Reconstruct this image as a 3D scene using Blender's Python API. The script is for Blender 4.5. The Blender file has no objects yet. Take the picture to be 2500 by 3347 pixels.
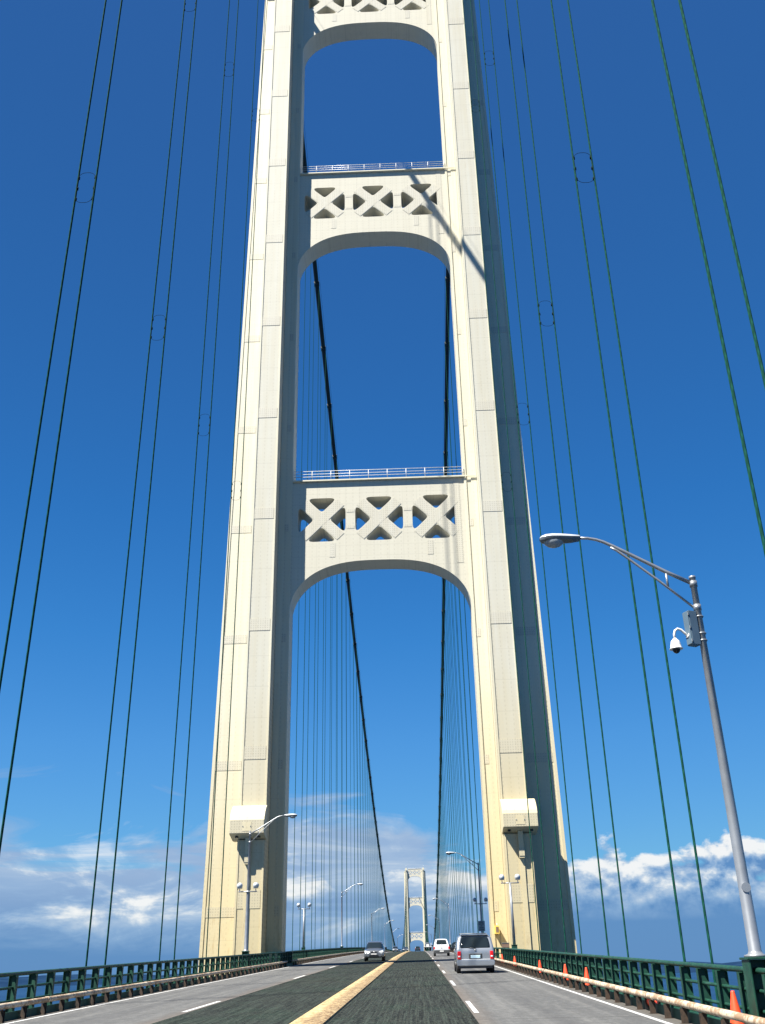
import bpy, bmesh, math, random
from mathutils import Vector, Matrix
R = math.radians
random.seed(7)
S = bpy.context.scene
C = S.collection

# ------------------------------------------------------------------ camera
CAM = Vector((2.43, 0.0, 1.6))
cd = bpy.data.cameras.new('camera'); cam = bpy.data.objects.new('camera', cd); C.objects.link(cam)
Rm = Matrix(((0.99921556, 0.0319513, 0.02339634), (0.03485921, -0.42931117, -0.90248366), (-0.01879122, 0.90259129, -0.43008819)))
cam.matrix_world = Matrix.Translation(CAM) @ Rm.to_4x4()
cd.sensor_fit = 'VERTICAL'; cd.sensor_height = 36; cd.lens = 36 * 3158.5 / 3347
cd.clip_start = 0.1; cd.clip_end = 90000
S.camera = cam

# ------------------------------------------------------------------ world and sun
SUN = Vector((1.20, 1.0, -2.27)).normalized()
EL = math.asin(-SUN.z); ROT = math.atan2(-SUN.x, -SUN.y)
w = bpy.data.worlds.new('World'); S.world = w; w.use_nodes = True
wt = w.node_tree; wt.nodes.clear()
def WN(t, **k):
    n = wt.nodes.new(t)
    for a, b in k.items(): setattr(n, a, b)
    return n
def wl(a, b): wt.links.new(a, b)
def wmath(op, a, b=None, c=None, clamp=False):
    n = WN('ShaderNodeMath', operation=op); n.use_clamp = clamp
    for i, v in enumerate((a, b, c)):
        if v is None: continue
        if isinstance(v, (int, float)): n.inputs[i].default_value = v
        else: wl(v, n.inputs[i])
    return n.outputs[0]
def wramp(f, stops, interp='EASE'):
    n = WN('ShaderNodeValToRGB'); n.color_ramp.interpolation = interp
    e = n.color_ramp.elements
    while len(e) < len(stops): e.new(0.5)
    for i, (p, c) in enumerate(stops):
        e[i].position = p; e[i].color = (*c, 1) if len(c) == 3 else c
    wl(f, n.inputs[0]); return n.outputs[0]
def wmix(f, a, b, blend='MIX'):
    n = WN('ShaderNodeMix', data_type='RGBA', blend_type=blend)
    if isinstance(f, (int, float)): n.inputs[0].default_value = f
    else: wl(f, n.inputs[0])
    for s, v in ((6, a), (7, b)):
        if isinstance(v, tuple): n.inputs[s].default_value = (*v, 1)
        else: wl(v, n.inputs[s])
    return n.outputs[2]
sky = WN('ShaderNodeTexSky'); sky.sky_type = 'NISHITA'; sky.sun_disc = False
sky.sun_elevation = EL; sky.sun_rotation = ROT; sky.altitude = 60; sky.air_density = 1.0; sky.dust_density = 0.3; sky.ozone_density = 2.5
tc = WN('ShaderNodeTexCoord'); sep = WN('ShaderNodeSeparateXYZ'); wl(tc.outputs['Generated'], sep.inputs[0])
el = wmath('ARCSINE', sep.outputs[2]); az = wmath('ARCTAN2', sep.outputs[0], sep.outputs[1])
cv = WN('ShaderNodeCombineXYZ'); cv.inputs[0].default_value = 0
wl(wmath('COSINE', wmath('MAXIMUM', el, 0.0)), cv.inputs[1]); wl(wmath('SINE', wmath('MAXIMUM', el, 0.0)), cv.inputs[2]); wl(cv.outputs[0], sky.inputs[0])
eln = wmath('DIVIDE', el, R(60), clamp=True)
tint = wramp(eln, [(0.0, (.22, .46, .60)), (0.10, (.225, .465, .67)), (0.2, (.205, .51, .77)), (0.3, (.155, .515, .82)), (0.42, (.135, .505, .84)), (0.9, (.19, .49, .80))], 'LINEAR')
skyc = wmix(1.0, sky.outputs[0], tint, 'MULTIPLY')
# clouds: two decks of broken cloud low over the horizon
def cloud_noise(sx, sz, off, scale, detail, dist=0.0, rough=.6):
    cb = WN('ShaderNodeCombineXYZ')
    wl(wmath('MULTIPLY', az, sx), cb.inputs[0]); wl(wmath('MULTIPLY_ADD', el, sz, off), cb.inputs[1])
    n = WN('ShaderNodeTexNoise'); n.noise_dimensions = '2D'
    n.inputs['Scale'].default_value = scale; n.inputs['Detail'].default_value = detail
    n.inputs['Roughness'].default_value = rough; n.inputs['Distortion'].default_value = dist
    wl(cb.outputs[0], n.inputs['Vector']); return n.outputs[0]
# right of the bridge axis (az > 0) the cloud is heaped, left of it drawn out in sheets
side = wmath('MULTIPLY_ADD', az, 4.0, 0.35, clamp=True)
heap = cloud_noise(12, 17, 3.1, 1.0, 8, .1, .55); heap_up = cloud_noise(12, 17, 3.1 + .15, 1.0, 8, .1, .55)
sheet = cloud_noise(5, 22, 7.7, 1.0, 8, .5, .55); sheet_up = cloud_noise(5, 22, 7.7 + .2, 1.0, 8, .5, .55)
def wmixf(f, a, b):
    n = WN('ShaderNodeMix', data_type='FLOAT'); wl(f, n.inputs[0]); wl(a, n.inputs[2]); wl(b, n.inputs[3]); return n.outputs[0]
dens = wmixf(side, sheet, heap); densu = wmixf(side, sheet_up, heap_up)
eld = wmath('DIVIDE', el, R(10))
left = wmath('SUBTRACT', 1.0, side)
top = wmath('MULTIPLY_ADD', left, 0.34, 0.52)       # the sheets reach a little higher
cover = wmath('SUBTRACT', top, eld)                                          # > 0 below the cloud tops
softn = wmath('MULTIPLY_ADD', side, 6.5, 4.2)
cover = wmath('MAXIMUM', cover, wmath('MULTIPLY', wmath('SUBTRACT', .42, eld), 6.0))
m = wmath('MULTIPLY', wmath('MULTIPLY_ADD', wmath('SUBTRACT', dens, .5), 1.3, cover), softn, clamp=True)
hi = wmath('MULTIPLY', wmath('SUBTRACT', eld, wmath('MULTIPLY_ADD', left, .05, .22)), 5.0, clamp=True)      # 0 in the flat blue base, 1 in the tops
fine = cloud_noise(20, 28, 1.3, 1.0, 8, .1)
relief = wmath('MULTIPLY_ADD', wmath('SUBTRACT', dens, densu), 4.5, wmath('MULTIPLY_ADD', fine, 1.1, -.02))
lit2 = wmath('MULTIPLY', wmath('MULTIPLY', relief, hi), wmath('MULTIPLY_ADD', side, .62, .58), clamp=True)
puffs = cloud_noise(9, 20, 5.3, 1.0, 8, .35, .6); veil = cloud_noise(4, 26, 2.2, 1.0, 7, .6, .6)
litl = wmath('ADD', wmath('MULTIPLY', wmath('SUBTRACT', puffs, .46), 4.2, clamp=True), wmath('MULTIPLY', wmath('SUBTRACT', veil, .36), 2.6, clamp=True))
litl = wmath('MULTIPLY', litl, wmath('MULTIPLY', wmath('SUBTRACT', eld, .10), 3.6, clamp=True))
litl = wmath('MULTIPLY', litl, wmath('SUBTRACT', 1.25, wmath('MULTIPLY', eld, .75)), clamp=True)
lit2 = wmixf(side, litl, lit2)
ccol = wramp(lit2, [(0.0, (.115, .265, .545)), (0.3, (.25, .41, .66)), (0.6, (.48, .60, .76)), (0.85, (.85, .88, .90)), (1.0, (.95, .95, .94))], 'LINEAR')
ccol = wmix(wmath('MULTIPLY', wmath('MULTIPLY', wmath('MULTIPLY', wmath('SUBTRACT', eld, .18), 3.0, clamp=True), wmath('MULTIPLY', left, 1.4, clamp=True)), wmath('SUBTRACT', .85, wmath('MULTIPLY', litl, .85))), ccol, (.37, .50, .71))
ccol = wmix(1.0, ccol, (5.6, 5.6, 5.6), 'MULTIPLY')
mm = wmath('MULTIPLY', m, .93)
allc = wmix(mm, skyc, ccol)
bg = WN('ShaderNodeBackground'); wl(allc, bg.inputs[0]); bg.inputs[1].default_value = 0.063
wo = WN('ShaderNodeOutputWorld'); wl(bg.outputs[0], wo.inputs[0])

sd = bpy.data.lights.new('sun', 'SUN'); so = bpy.data.objects.new('sun', sd); C.objects.link(so)
sd.energy = 4.8; sd.angle = R(.5); sd.color = (1.0, .955, .87)
so.rotation_euler = SUN.to_track_quat('-Z', 'Y').to_euler(); so.location = (0, 0, 200)
S.view_settings.view_transform = 'Standard'; S.view_settings.look = 'None'
S.view_settings.gamma = 1; S.view_settings.exposure = 1.5

# ------------------------------------------------------------------ materials
class Mat:
    def __init__(s, name, col=(.5, .5, .5), rough=.5, metal=0.0, spec=.5):
        s.m = bpy.data.materials.new(name); s.m.use_nodes = True; s.t = s.m.node_tree
        s.b = s.t.nodes['Principled BSDF']; s.b.inputs['Base Color'].default_value = (*col, 1)
        s.b.inputs['Roughness'].default_value = rough; s.b.inputs['Metallic'].default_value = metal
        s.b.inputs['Specular IOR Level'].default_value = spec; s.col = col
    def N(s, t, **k):
        n = s.t.nodes.new(t)
        for a, b in k.items(): setattr(n, a, b)
        return n
    def L(s, a, b): s.t.links.new(a, b)
    def pos(s):
        if not hasattr(s, '_p'):
            g = s.N('ShaderNodeNewGeometry'); s._p = g.outputs['Position']; s.nrm = g.outputs['Normal']
        return s._p
    def obj(s):
        if not hasattr(s, '_o'): s._o = s.N('ShaderNodeTexCoord').outputs['Object']
        return s._o
    def xyz(s, v=None):
        n = s.N('ShaderNodeSeparateXYZ'); s.L(v or s.pos(), n.inputs[0]); return n.outputs
    def math(s, op, a, b=None, c=None, clamp=False):
        n = s.N('ShaderNodeMath', operation=op); n.use_clamp = clamp
        for i, v in enumerate((a, b, c)):
            if v is None: continue
            if isinstance(v, (int, float)): n.inputs[i].default_value = v
            else: s.L(v, n.inputs[i])
        return n.outputs[0]
    def noise(s, vec=None, scale=1, detail=4, rough=.55, mul=None, dist=0):
        v = vec or s.pos()
        if mul:
            k = s.N('ShaderNodeVectorMath', operation='MULTIPLY'); s.L(v, k.inputs[0]); k.inputs[1].default_value = mul; v = k.outputs[0]
        n = s.N('ShaderNodeTexNoise'); n.inputs['Scale'].default_value = scale; n.inputs['Detail'].default_value = detail
        n.inputs['Roughness'].default_value = rough; n.inputs['Distortion'].default_value = dist
        s.L(v, n.inputs['Vector']); return n.outputs[0]
    def ramp(s, f, stops, interp='LINEAR'):
        n = s.N('ShaderNodeValToRGB'); n.color_ramp.interpolation = interp; e = n.color_ramp.elements
        while len(e) < len(stops): e.new(.5)
        for i, (p, c) in enumerate(stops):
            if isinstance(c, (int, float)): c = (c, c, c)
            e[i].position = p; e[i].color = (*c, 1)
        s.L(f, n.inputs[0]); return n.outputs[0]
    def mix(s, f, a, b, blend='MIX'):
        n = s.N('ShaderNodeMix', data_type='RGBA', blend_type=blend)
        if isinstance(f, (int, float)): n.inputs[0].default_value = f
        else: s.L(f, n.inputs[0])
        for k, v in ((6, a), (7, b)):
            if isinstance(v, tuple): n.inputs[k].default_value = (*v, 1)
            else: s.L(v, n.inputs[k])
        return n.outputs[2]
    def color(s, c): s.L(c, s.b.inputs['Base Color'])
    def rough(s, c): s.L(c, s.b.inputs['Roughness'])
    def bump(s, h, strength=.3, dist=.02):
        n = s.N('ShaderNodeBump'); n.inputs['Strength'].default_value = strength; n.inputs['Distance'].default_value = dist
        s.L(h, n.inputs['Height']); s.L(n.outputs[0], s.b.inputs['Normal'])

def tower_mat(name, low, high, seam_x=None, seam_z=2.6, seam_dark=.82, dots=False, x0=0.0):
    m = Mat(name, low, .55, 0, .35)
    X, Y, Z = m.xyz()
    g = m.math('MULTIPLY_ADD', m.noise(scale=.05, detail=2), 24, Z)
    c = m.mix(m.ramp(m.math('DIVIDE', g, 90.0), [(.16, 0.0), (.42, 1.0)]), low, high)
    # weather streaks run down the plates
    st = m.noise(scale=1.0, detail=5, mul=(2.2, 2.2, .12))
    c = m.mix(m.ramp(st, [(.35, .0), (.75, .30)]), c, tuple(v * .86 for v in low))
    rust = m.noise(scale=1.0, detail=6, rough=.7, mul=(1.3, 1.3, .35))
    c = m.mix(m.ramp(rust, [(.66, .0), (.78, .4)]), c, (.34, .20, .08))
    fz = m.math('FRACT', m.math('DIVIDE', m.math('ADD', Z, 100.0), seam_z))
    ln = m.math('LESS_THAN', fz, .055 / seam_z)
    if seam_x:
        fx = m.math('FRACT', m.math('DIVIDE', m.math('ADD', X, 100.0 + x0), seam_x))
        ln = m.math('MAXIMUM', ln, m.math('LESS_THAN', fx, .05 / seam_x))
    c = m.mix(ln, c, m.mix(1.0, c, (seam_dark,) * 3, 'MULTIPLY'))
    if dots:
        dx = m.math('FRACT', m.math('MULTIPLY', X, 5.0)); dz = m.math('FRACT', m.math('MULTIPLY', Z, 5.0))
        d = m.math('MULTIPLY', m.math('LESS_THAN', dx, .36), m.math('LESS_THAN', dz, .42))
        c = m.mix(m.math('MULTIPLY', d, .42), c, (.20, .18, .14))
    rc = m.math('LESS_THAN', m.math('ABSOLUTE', m.math('SUBTRACT', m.math('FRACT', m.math('DIVIDE', m.math('ADD', X, 100.0), .62)), .5)), .07)
    rz_ = m.math('LESS_THAN', m.math('FRACT', m.math('ADD', m.math('MULTIPLY', Z, 2.6), m.math('MULTIPLY', m.noise(scale=.8, detail=2), 1.2))), .45)
    c = m.mix(m.math('MULTIPLY', m.math('MULTIPLY', rc, rz_), .16), c, (.20, .17, .12))
    # brown drip stains near the foot
    foot = m.ramp(m.math('DIVIDE', Z, 12.0), [(.15, 1.0), (.7, 0.0)])
    sp = m.ramp(m.noise(scale=1.0, detail=7, rough=.75, mul=(2.6, 2.6, .5)), [(.54, 0.0), (.66, .75)])
    c = m.mix(m.math('MULTIPLY', foot, sp), c, (.30, .19, .075))
    m.color(c)
    # rivet rows and slightly dished plates
    fr = m.math('FRACT', m.math('MULTIPLY', Z, 4.0)); 
    h = m.math('ADD', m.math('MULTIPLY', m.noise(scale=.55, detail=2), 1.0), m.math('MULTIPLY', m.math('LESS_THAN', fr, .3), .04))
    m.bump(h, .25, .05)
    return m.m

LOW = (.515, .435, .255); HIGH = (.57, .545, .43)
M = {}
M['tower'] = tower_mat('tower paint', LOW, HIGH, None, 5.2, .93)
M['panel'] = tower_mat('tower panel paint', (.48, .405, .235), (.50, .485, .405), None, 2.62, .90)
M['strut'] = tower_mat('strut paint', (.51, .475, .365), (.52, .495, .40), 1.31, 1.05, .92)
M['plate'] = tower_mat('riveted plate paint', (.47, .41, .26), (.50, .48, .40), None, 50, 1, True)

def simple(key, name, col, rough=.5, metal=0.0, var=.12, scale=3.0, spec=.5, use_obj=True):
    m = Mat(name, col, rough, metal, spec)
    n = m.noise(m.obj() if use_obj else None, scale=scale, detail=5)
    m.color(m.mix(m.ramp(n, [(.3, 0.0), (.7, 1.0)]), tuple(v * (1 - var) for v in col), tuple(min(1, v * (1 + var)) for v in col)))
    M[key] = m.m; return m
simple('galv', 'galvanised steel', (.29, .305, .32), .38, .55, .15, 2.5)
simple('galv_dull', 'dull grey steel', (.20, .22, .23), .6, .3, .15, 2.5)
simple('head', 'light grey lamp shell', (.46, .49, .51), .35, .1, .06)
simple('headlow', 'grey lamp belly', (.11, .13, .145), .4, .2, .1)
simple('cab', 'grey blue cabinet paint', (.10, .15, .19), .4, .2, .08)
simple('white', 'white enamel', (.62, .62, .60), .3, 0, .04)
simple('black', 'black plastic', (.012, .013, .015), .35, 0, .2)
simple('tyre', 'tyre rubber', (.018, .018, .019), .8, 0, .2, 8)
simple('rim', 'alloy rim', (.45, .46, .48), .3, .8, .08)
simple('trim', 'dark grey bumper plastic', (.045, .048, .052), .55, 0, .15)
simple('plate_lic', 'pale blue licence plate', (.45, .62, .72), .4, 0, .2, 14)
simple('yellow', 'yellow painted box', (.72, .50, .10), .5, 0, .1)
simple('brown', 'weathered brown box', (.16, .10, .07), .7, 0, .2)
simple('signw', 'white sign sheet', (.40, .42, .42), .5, 0, .05)
simple('signk', 'sign lettering', (.04, .045, .05), .5, 0, .05)
m = simple('cable', 'dark green cable wrapping', (.005, .018, .016), .55, 0, .3, .8)
def glass(key, name, col, rough=.05, trans=0.0):
    m = Mat(name, col, rough, 0, .4); M[key] = m.m
glass('glass', 'tinted car glass', (.012, .018, .022), .04)
glass('lens', 'lamp lens', (.25, .28, .30), .18)
glass('dome', 'smoked camera dome', (.01, .01, .012), .08)
glass('red', 'red tail lamp', (.55, .01, .012), .12)
glass('clear', 'clear headlamp', (.75, .78, .80), .08)
def carpaint(key, name, col, metal):
    m = Mat(name, col, .32, metal, .5); m.b.inputs['Coat Weight'].default_value = .8; m.b.inputs['Coat Roughness'].default_value = .06
    n = m.noise(m.obj(), scale=1.6, detail=6, rough=.7)
    m.color(m.mix(m.ramp(n, [(.4, 0.0), (.8, .25)]), col, tuple(v * .6 for v in col))); M[key] = m.m
carpaint('silver', 'silver blue car paint', (.285, .315, .35), .5)
carpaint('silver_warm', 'silver car paint', (.17, .185, .20), .6)
carpaint('whitecar', 'white car paint', (.62, .64, .67), 0)
carpaint('darkcar', 'dark car paint', (.03, .045, .055), .3)
# green steelwork: chalky paint, worn lighter on the edges, some dark runs
m = Mat('green railing paint', (.012, .13, .075), .55, 0, .4)
n = m.noise(scale=5, detail=7, rough=.7); n2 = m.noise(scale=1.2, detail=3)
c = m.mix(m.ramp(n, [(.3, 0.0), (.7, 1.0)]), (.003, .025, .017), (.008, .062, .037))
c = m.mix(m.ramp(n2, [(.55, 0.0), (.75, .5)]), c, (.03, .09, .065))
m.color(c); m.bump(n, .3, .01); M['green'] = m.m
m = Mat('green rope paint', (.02, .15, .085), .85, 0, .05)
X, Y, Z = m.xyz(); tw = m.math('FRACT', m.math('ADD', m.math('MULTIPLY', Z, 2.4), m.math('MULTIPLY', m.math('ADD', X, Y), 5.0)))
c = m.mix(m.ramp(tw, [(.2, 0.0), (.5, 1.0), (.8, 0.0)]), (.006, .042, .030), (.010, .072, .050))
m.color(c); M['rope'] = m.m
m = Mat('dark clamp steel', (.008, .016, .016), .9, 0, .05); M['clamp'] = m.m
# tubular guard rail: cream paint coming off in rust patches
m = Mat('rusty cream rail paint', (.7, .6, .45), .6, 0, .35)
n = m.noise(scale=2.2, detail=8, rough=.75, mul=(1.5, .6, 1.5)); n2 = m.noise(scale=9, detail=6, rough=.7)
c = m.mix(m.ramp(n2, [(.3, 0.0), (.7, 1.0)]), (.46, .38, .27), (.62, .55, .43))
c = m.mix(m.ramp(m.math('MULTIPLY', m.math('ADD', n, n2), .5), [(.46, 0.0), (.53, .8)]), c, (.20, .10, .04))
m.color(c); m.bump(n2, .4, .01); M['rail'] = m.m
m = Mat('rusty post steel', (.12, .08, .05), .75)
n = m.noise(scale=6, detail=6, rough=.7)
m.color(m.mix(m.ramp(n, [(.35, 0.0), (.65, 1.0)]), (.014, .012, .010), (.065, .038, .022))); M['railpost'] = m.m
# asphalt lanes
def asphalt():
    m = Mat('worn asphalt', (.1, .1, .1), .85, 0, .15)
    X, Y, Z = m.xyz()
    fine = m.noise(scale=28, detail=4, rough=.75); mid_ = m.noise(scale=5, detail=5, rough=.75, mul=(1, .5, 1)); big = m.noise(scale=.35, detail=4, mul=(1, .35, 1)); st = m.noise(scale=1.0, detail=5, mul=(3.5, .05, 1))
    c = m.mix(m.ramp(fine, [(.25, 0.0), (.75, 1.0)]), (.055, .056, .056), (.145, .145, .141))
    c = m.mix(m.ramp(big, [(.35, .35), (.65, 0.0)]), c, (.065, .066, .066))
    c = m.mix(m.ramp(st, [(.45, 0.0), (.7, .5)]), c, (.165, .163, .155))
    c = m.mix(m.ramp(mid_, [(.35, .4), (.55, 0.0)]), c, (.05, .05, .05)); c = m.mix(m.ramp(mid_, [(.55, 0.0), (.75, .5)]), c, (.19, .19, .18))
    ax = m.math('ABSOLUTE', X)
    wob = m.math('MULTIPLY_ADD', m.math('SUBTRACT', m.noise(scale=.5, detail=4), .5), .5, ax)
    # rust washed off the steel grating along the joint, oil line mid lane, dust at the kerb
    c = m.mix(m.ramp(m.math('SUBTRACT', wob, 3.2), [(.25, .62), (.95, 0.0)]), c, (.115, .088, .066))
    mid = m.math('ABSOLUTE', m.math('SUBTRACT', wob, 5.35))
    c = m.mix(m.ramp(mid, [(.0, .38), (.38, 0.0)]), c, (.055, .055, .057))
    c = m.mix(m.ramp(m.math('SUBTRACT', wob, 6.9), [(.35, 0.0), (.6, .55)]), c, (.085, .075, .062))
    # transverse tar joints
    wy = m.math('MULTIPLY_ADD', m.noise(scale=.8, detail=3, mul=(1, .1, 1)), .25, Y)
    fy = m.math('FRACT', m.math('DIVIDE', wy, 11.89)); c = m.mix(m.math('MULTIPLY', m.math('LESS_THAN', fy, .006), .7), c, (.02, .02, .02))
    m.color(c); m.bump(fine, .5, .01); m.rough(m.ramp(big, [(.3, .75), (.7, .92)])); M['asphalt'] = m.m
asphalt()
def grating():
    m = Mat('steel grating deck', (.03, .03, .03), .9, 0, .12)
    X, Y, Z = m.xyz()
    lx = m.noise(scale=1.0, detail=3, rough=.8, mul=(38, .2, 1)); pat = m.noise(scale=.5, detail=6, rough=.65, mul=(1, .5, 1)); fine = m.noise(scale=22, detail=3, rough=.8)
    c = m.mix(m.ramp(lx, [(.30, 0.0), (.75, 1.0)]), (.004, .005, .005), (.022, .026, .023))
    c = m.mix(m.ramp(pat, [(.5, 0.0), (.68, .55)]), c, (.006, .026, .014))
    c = m.mix(m.ramp(m.noise(scale=.33, detail=5, mul=(1, .4, 1)), [(.56, 0.0), (.72, .5)]), c, (.026, .018, .012))
    c = m.mix(m.ramp(fine, [(.55, 0.0), (.8, .6)]), c, (.050, .058, .050))
    gr = m.noise(scale=13, detail=4, rough=.8, mul=(1, .8, 1)); c = m.mix(m.ramp(gr, [(.50, 0.0), (.62, .85)]), c, (.062, .072, .060)); c = m.mix(m.ramp(gr, [(.36, .9), (.48, 0.0)]), c, (.002, .003, .003)); s2 = m.noise(scale=1.0, detail=4, rough=.7, mul=(17, .22, 1)); c = m.mix(m.ramp(s2, [(.50, 0.0), (.62, .6)]), c, (.045, .058, .046)); c = m.mix(m.ramp(s2, [(.36, .6), (.46, 0.0)]), c, (.006, .007, .006))
    fx = m.math('FRACT', m.math('MULTIPLY', X, 5.2)); c = m.mix(m.math('MULTIPLY', m.math('LESS_THAN', fx, .16), .45), c, (.030, .034, .028))
    fy = m.math('FRACT', m.math('MULTIPLY', Y, .84)); c = m.mix(m.math('MULTIPLY', m.math('LESS_THAN', fy, .05), .6), c, (.012, .013, .013))
    m.color(c); m.bump(m.math('ADD', lx, fine), .6, .02); M['grating'] = m.m
grating()
def mall():
    m = Mat('worn yellow centre strip', (.6, .45, .2), .8, 0, .3)
    X, Y, Z = m.xyz()
    n = m.math('MULTIPLY_ADD', m.noise(scale=3.2, detail=8, rough=.8, mul=(1.6, .9, 1)), .6, m.math('MULTIPLY', m.noise(scale=14, detail=4, rough=.8), .4)); big = m.noise(scale=.9, detail=4, mul=(1, .3, 1))
    c = m.mix(m.ramp(n, [(.42, 0.0), (.54, 1.0)]), (.20, .115, .04), (.52, .41, .22))
    rb = m.math('FRACT', m.math('MULTIPLY', m.math('ADD', Y, m.math('MULTIPLY', n, .3)), 2.4)); c = m.mix(m.math('MULTIPLY', m.math('LESS_THAN', rb, .28), .35), c, (.17, .10, .05))
    e = m.math('MULTIPLY_ADD', big, .35, X)       # right-hand half scuffed down to brown steel
    wear = m.math('MULTIPLY', m.ramp(e, [(.0, 0.0), (.22, 1.0)]), m.ramp(m.noise(scale=11, detail=6, rough=.8), [(.42, 0.0), (.55, 1.0)]))
    c = m.mix(m.math('MULTIPLY', wear, .85), c, (.09, .05, .03)); m.color(c); m.bump(n, .6, .015); M['mall'] = m.m
mall()
m = Mat('road paint', (.62, .62, .6), .7); n = m.noise(scale=14, detail=6, rough=.8)
m.color(m.mix(m.ramp(n, [(.36, 0.0), (.52, 1.0)]), (.13, .13, .13), (.50, .50, .485))); M['paint'] = m.m
m = Mat('joint steel', (.025, .025, .026), .7); M['joint'] = m.m
m = Mat('green walkway steel', (.015, .12, .07), .7); n = m.noise(scale=6, detail=6)
m.color(m.mix(m.ramp(n, [(.3, 0.0), (.7, 1.0)]), (.005, .038, .023), (.012, .075, .046))); M['walk'] = m.m
m = Mat('lake water', (.012, .05, .12), .5, 0, .12); n = m.noise(scale=.05, detail=8, rough=.7)
m.bump(n, .9, 2.0); big = m.noise(scale=.0012, detail=5)
m.color(m.mix(m.ramp(big, [(.35, 0.0), (.65, 1.0)]), (.006, .027, .070), (.010, .038, .090))); M['water'] = m.m
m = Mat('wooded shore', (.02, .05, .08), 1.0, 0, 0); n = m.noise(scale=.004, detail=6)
m.color(m.mix(m.ramp(n, [(.4, 0.0), (.6, 1.0)]), (.008, .023, .056), (.012, .032, .070))); M['shore'] = m.m  # blue of the distance haze is put into the shore colour
m = Mat('orange cone plastic', (.80, .075, .02), .45); n = m.noise(m.obj(), scale=6, detail=5)
m.color(m.mix(m.ramp(n, [(.5, 0.0), (.75, .4)]), (.82, .07, .018), (.55, .06, .03))); M['cone'] = m.m

# ------------------------------------------------------------------ mesh helpers
class MB:
    def __init__(s): s.v = []; s.f = []; s.sm = []
    def add(s, vs, fs, smooth=False):
        o = len(s.v); s.v += [tuple(v) for v in vs]; s.f += [tuple(i + o for i in f) for f in fs]; s.sm += [smooth] * len(fs); return s
    def box(s, x0, x1, y0, y1, z0, z1):
        v = [(x, y, z) for z in (z0, z1) for y in (y0, y1) for x in (x0, x1)]
        return s.add(v, [(0, 2, 3, 1), (4, 5, 7, 6), (0, 1, 5, 4), (2, 6, 7, 3), (0, 4, 6, 2), (1, 3, 7, 5)])
    def ring(s, c, u, v, r, n): return [c + u * (r * math.cos(2 * math.pi * i / n)) + v * (r * math.sin(2 * math.pi * i / n)) for i in range(n)]
    def tube(s, pts, r, n=8, cap=True, smooth=True):
        pts = [Vector(p) for p in pts]; rs = r if isinstance(r, (list, tuple)) else [r] * len(pts)
        vs = []; fs = []; pu = None
        for i, p in enumerate(pts):
            d = (pts[min(i + 1, len(pts) - 1)] - pts[max(i - 1, 0)]).normalized()
            if pu is None: pu = d.orthogonal().normalized()
            u = (pu - d * pu.dot(d)).normalized(); pu = u; v = d.cross(u)
            vs += s.ring(p, u, v, rs[i], n)
        for i in range(len(pts) - 1):
            for j in range(n):
                a = i * n + j; b = i * n + (j + 1) % n; fs.append((a, b, b + n, a + n))
        s.add(vs, fs, smooth)
        if cap:
            o = len(s.v) - len(vs); s.f.append(tuple(o + j for j in reversed(range(n)))); s.f.append(tuple(o + len(vs) - n + j for j in range(n))); s.sm += [False, False]
        return s
    def lathe(s, prof, c=(0, 0, 0), n=20, axis='z'):
        vs = []; fs = []; c = Vector(c)
        for (r, h) in prof:
            for j in range(n):
                a = 2 * math.pi * j / n; x, y = r * math.cos(a), r * math.sin(a)
                vs.append(c + (Vector((x, y, h)) if axis == 'z' else Vector((x, h, y)) if axis == 'y' else Vector((h, x, y))))
        for i in range(len(prof) - 1):
            for j in range(n):
                a = i * n + j; b = i * n + (j + 1) % n; fs.append((a, b, b + n, a + n))
        return s.add(vs, fs, True)
    def prism(s, poly, y0, y1):          # poly in x,z, extruded along y
        n = len(poly); vs = [(x, y0, z) for x, z in poly] + [(x, y1, z) for x, z in poly]
        fs = [tuple(range(n)), tuple(reversed(range(n, 2 * n)))] + [(i, i + n, (i + 1) % n + n, (i + 1) % n) for i in range(n)]
        return s.add(vs, fs)
    def build(s, name, mat, parent=None, bevel=0, loc=None):
        me = bpy.data.meshes.new(name); me.from_pydata(s.v, [], s.f); me.polygons.foreach_set('use_smooth', s.sm)
        bm = bmesh.new(); bm.from_mesh(me); bmesh.ops.recalc_face_normals(bm, faces=bm.faces)
        if bevel:
            ed = [e for e in bm.edges if len(e.link_faces) == 2 and e.calc_face_angle(0) > .6]
            bmesh.ops.bevel(bm, geom=ed, offset=bevel, segments=2, affect='EDGES', profile=.7)
        bm.to_mesh(me); bm.free()
        me.materials.append(M[mat] if isinstance(mat, str) else mat)
        o = bpy.data.objects.new(name, me); C.objects.link(o)
        if parent: o.parent = parent
        if loc: o.location = loc
        return o
def tag(o, label=None, cat=None, group=None, kind=None):
    for k, v in (('label', label), ('category', cat), ('group', group), ('kind', kind)):
        if v: o[k] = v
    return o
def thing(name, label, cat, loc=(0, 0, 0), rz=0.0, group=None):
    o = bpy.data.objects.new(name, None); C.objects.link(o); o.location = loc; o.rotation_euler.z = rz
    return tag(o, label, cat, group)
kids = {}
def copy_tree(o, parent=None):
    c = o.copy(); C.objects.link(c); c.parent = parent
    for ch in list(o.children): copy_tree(ch, c)
    return c

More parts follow.
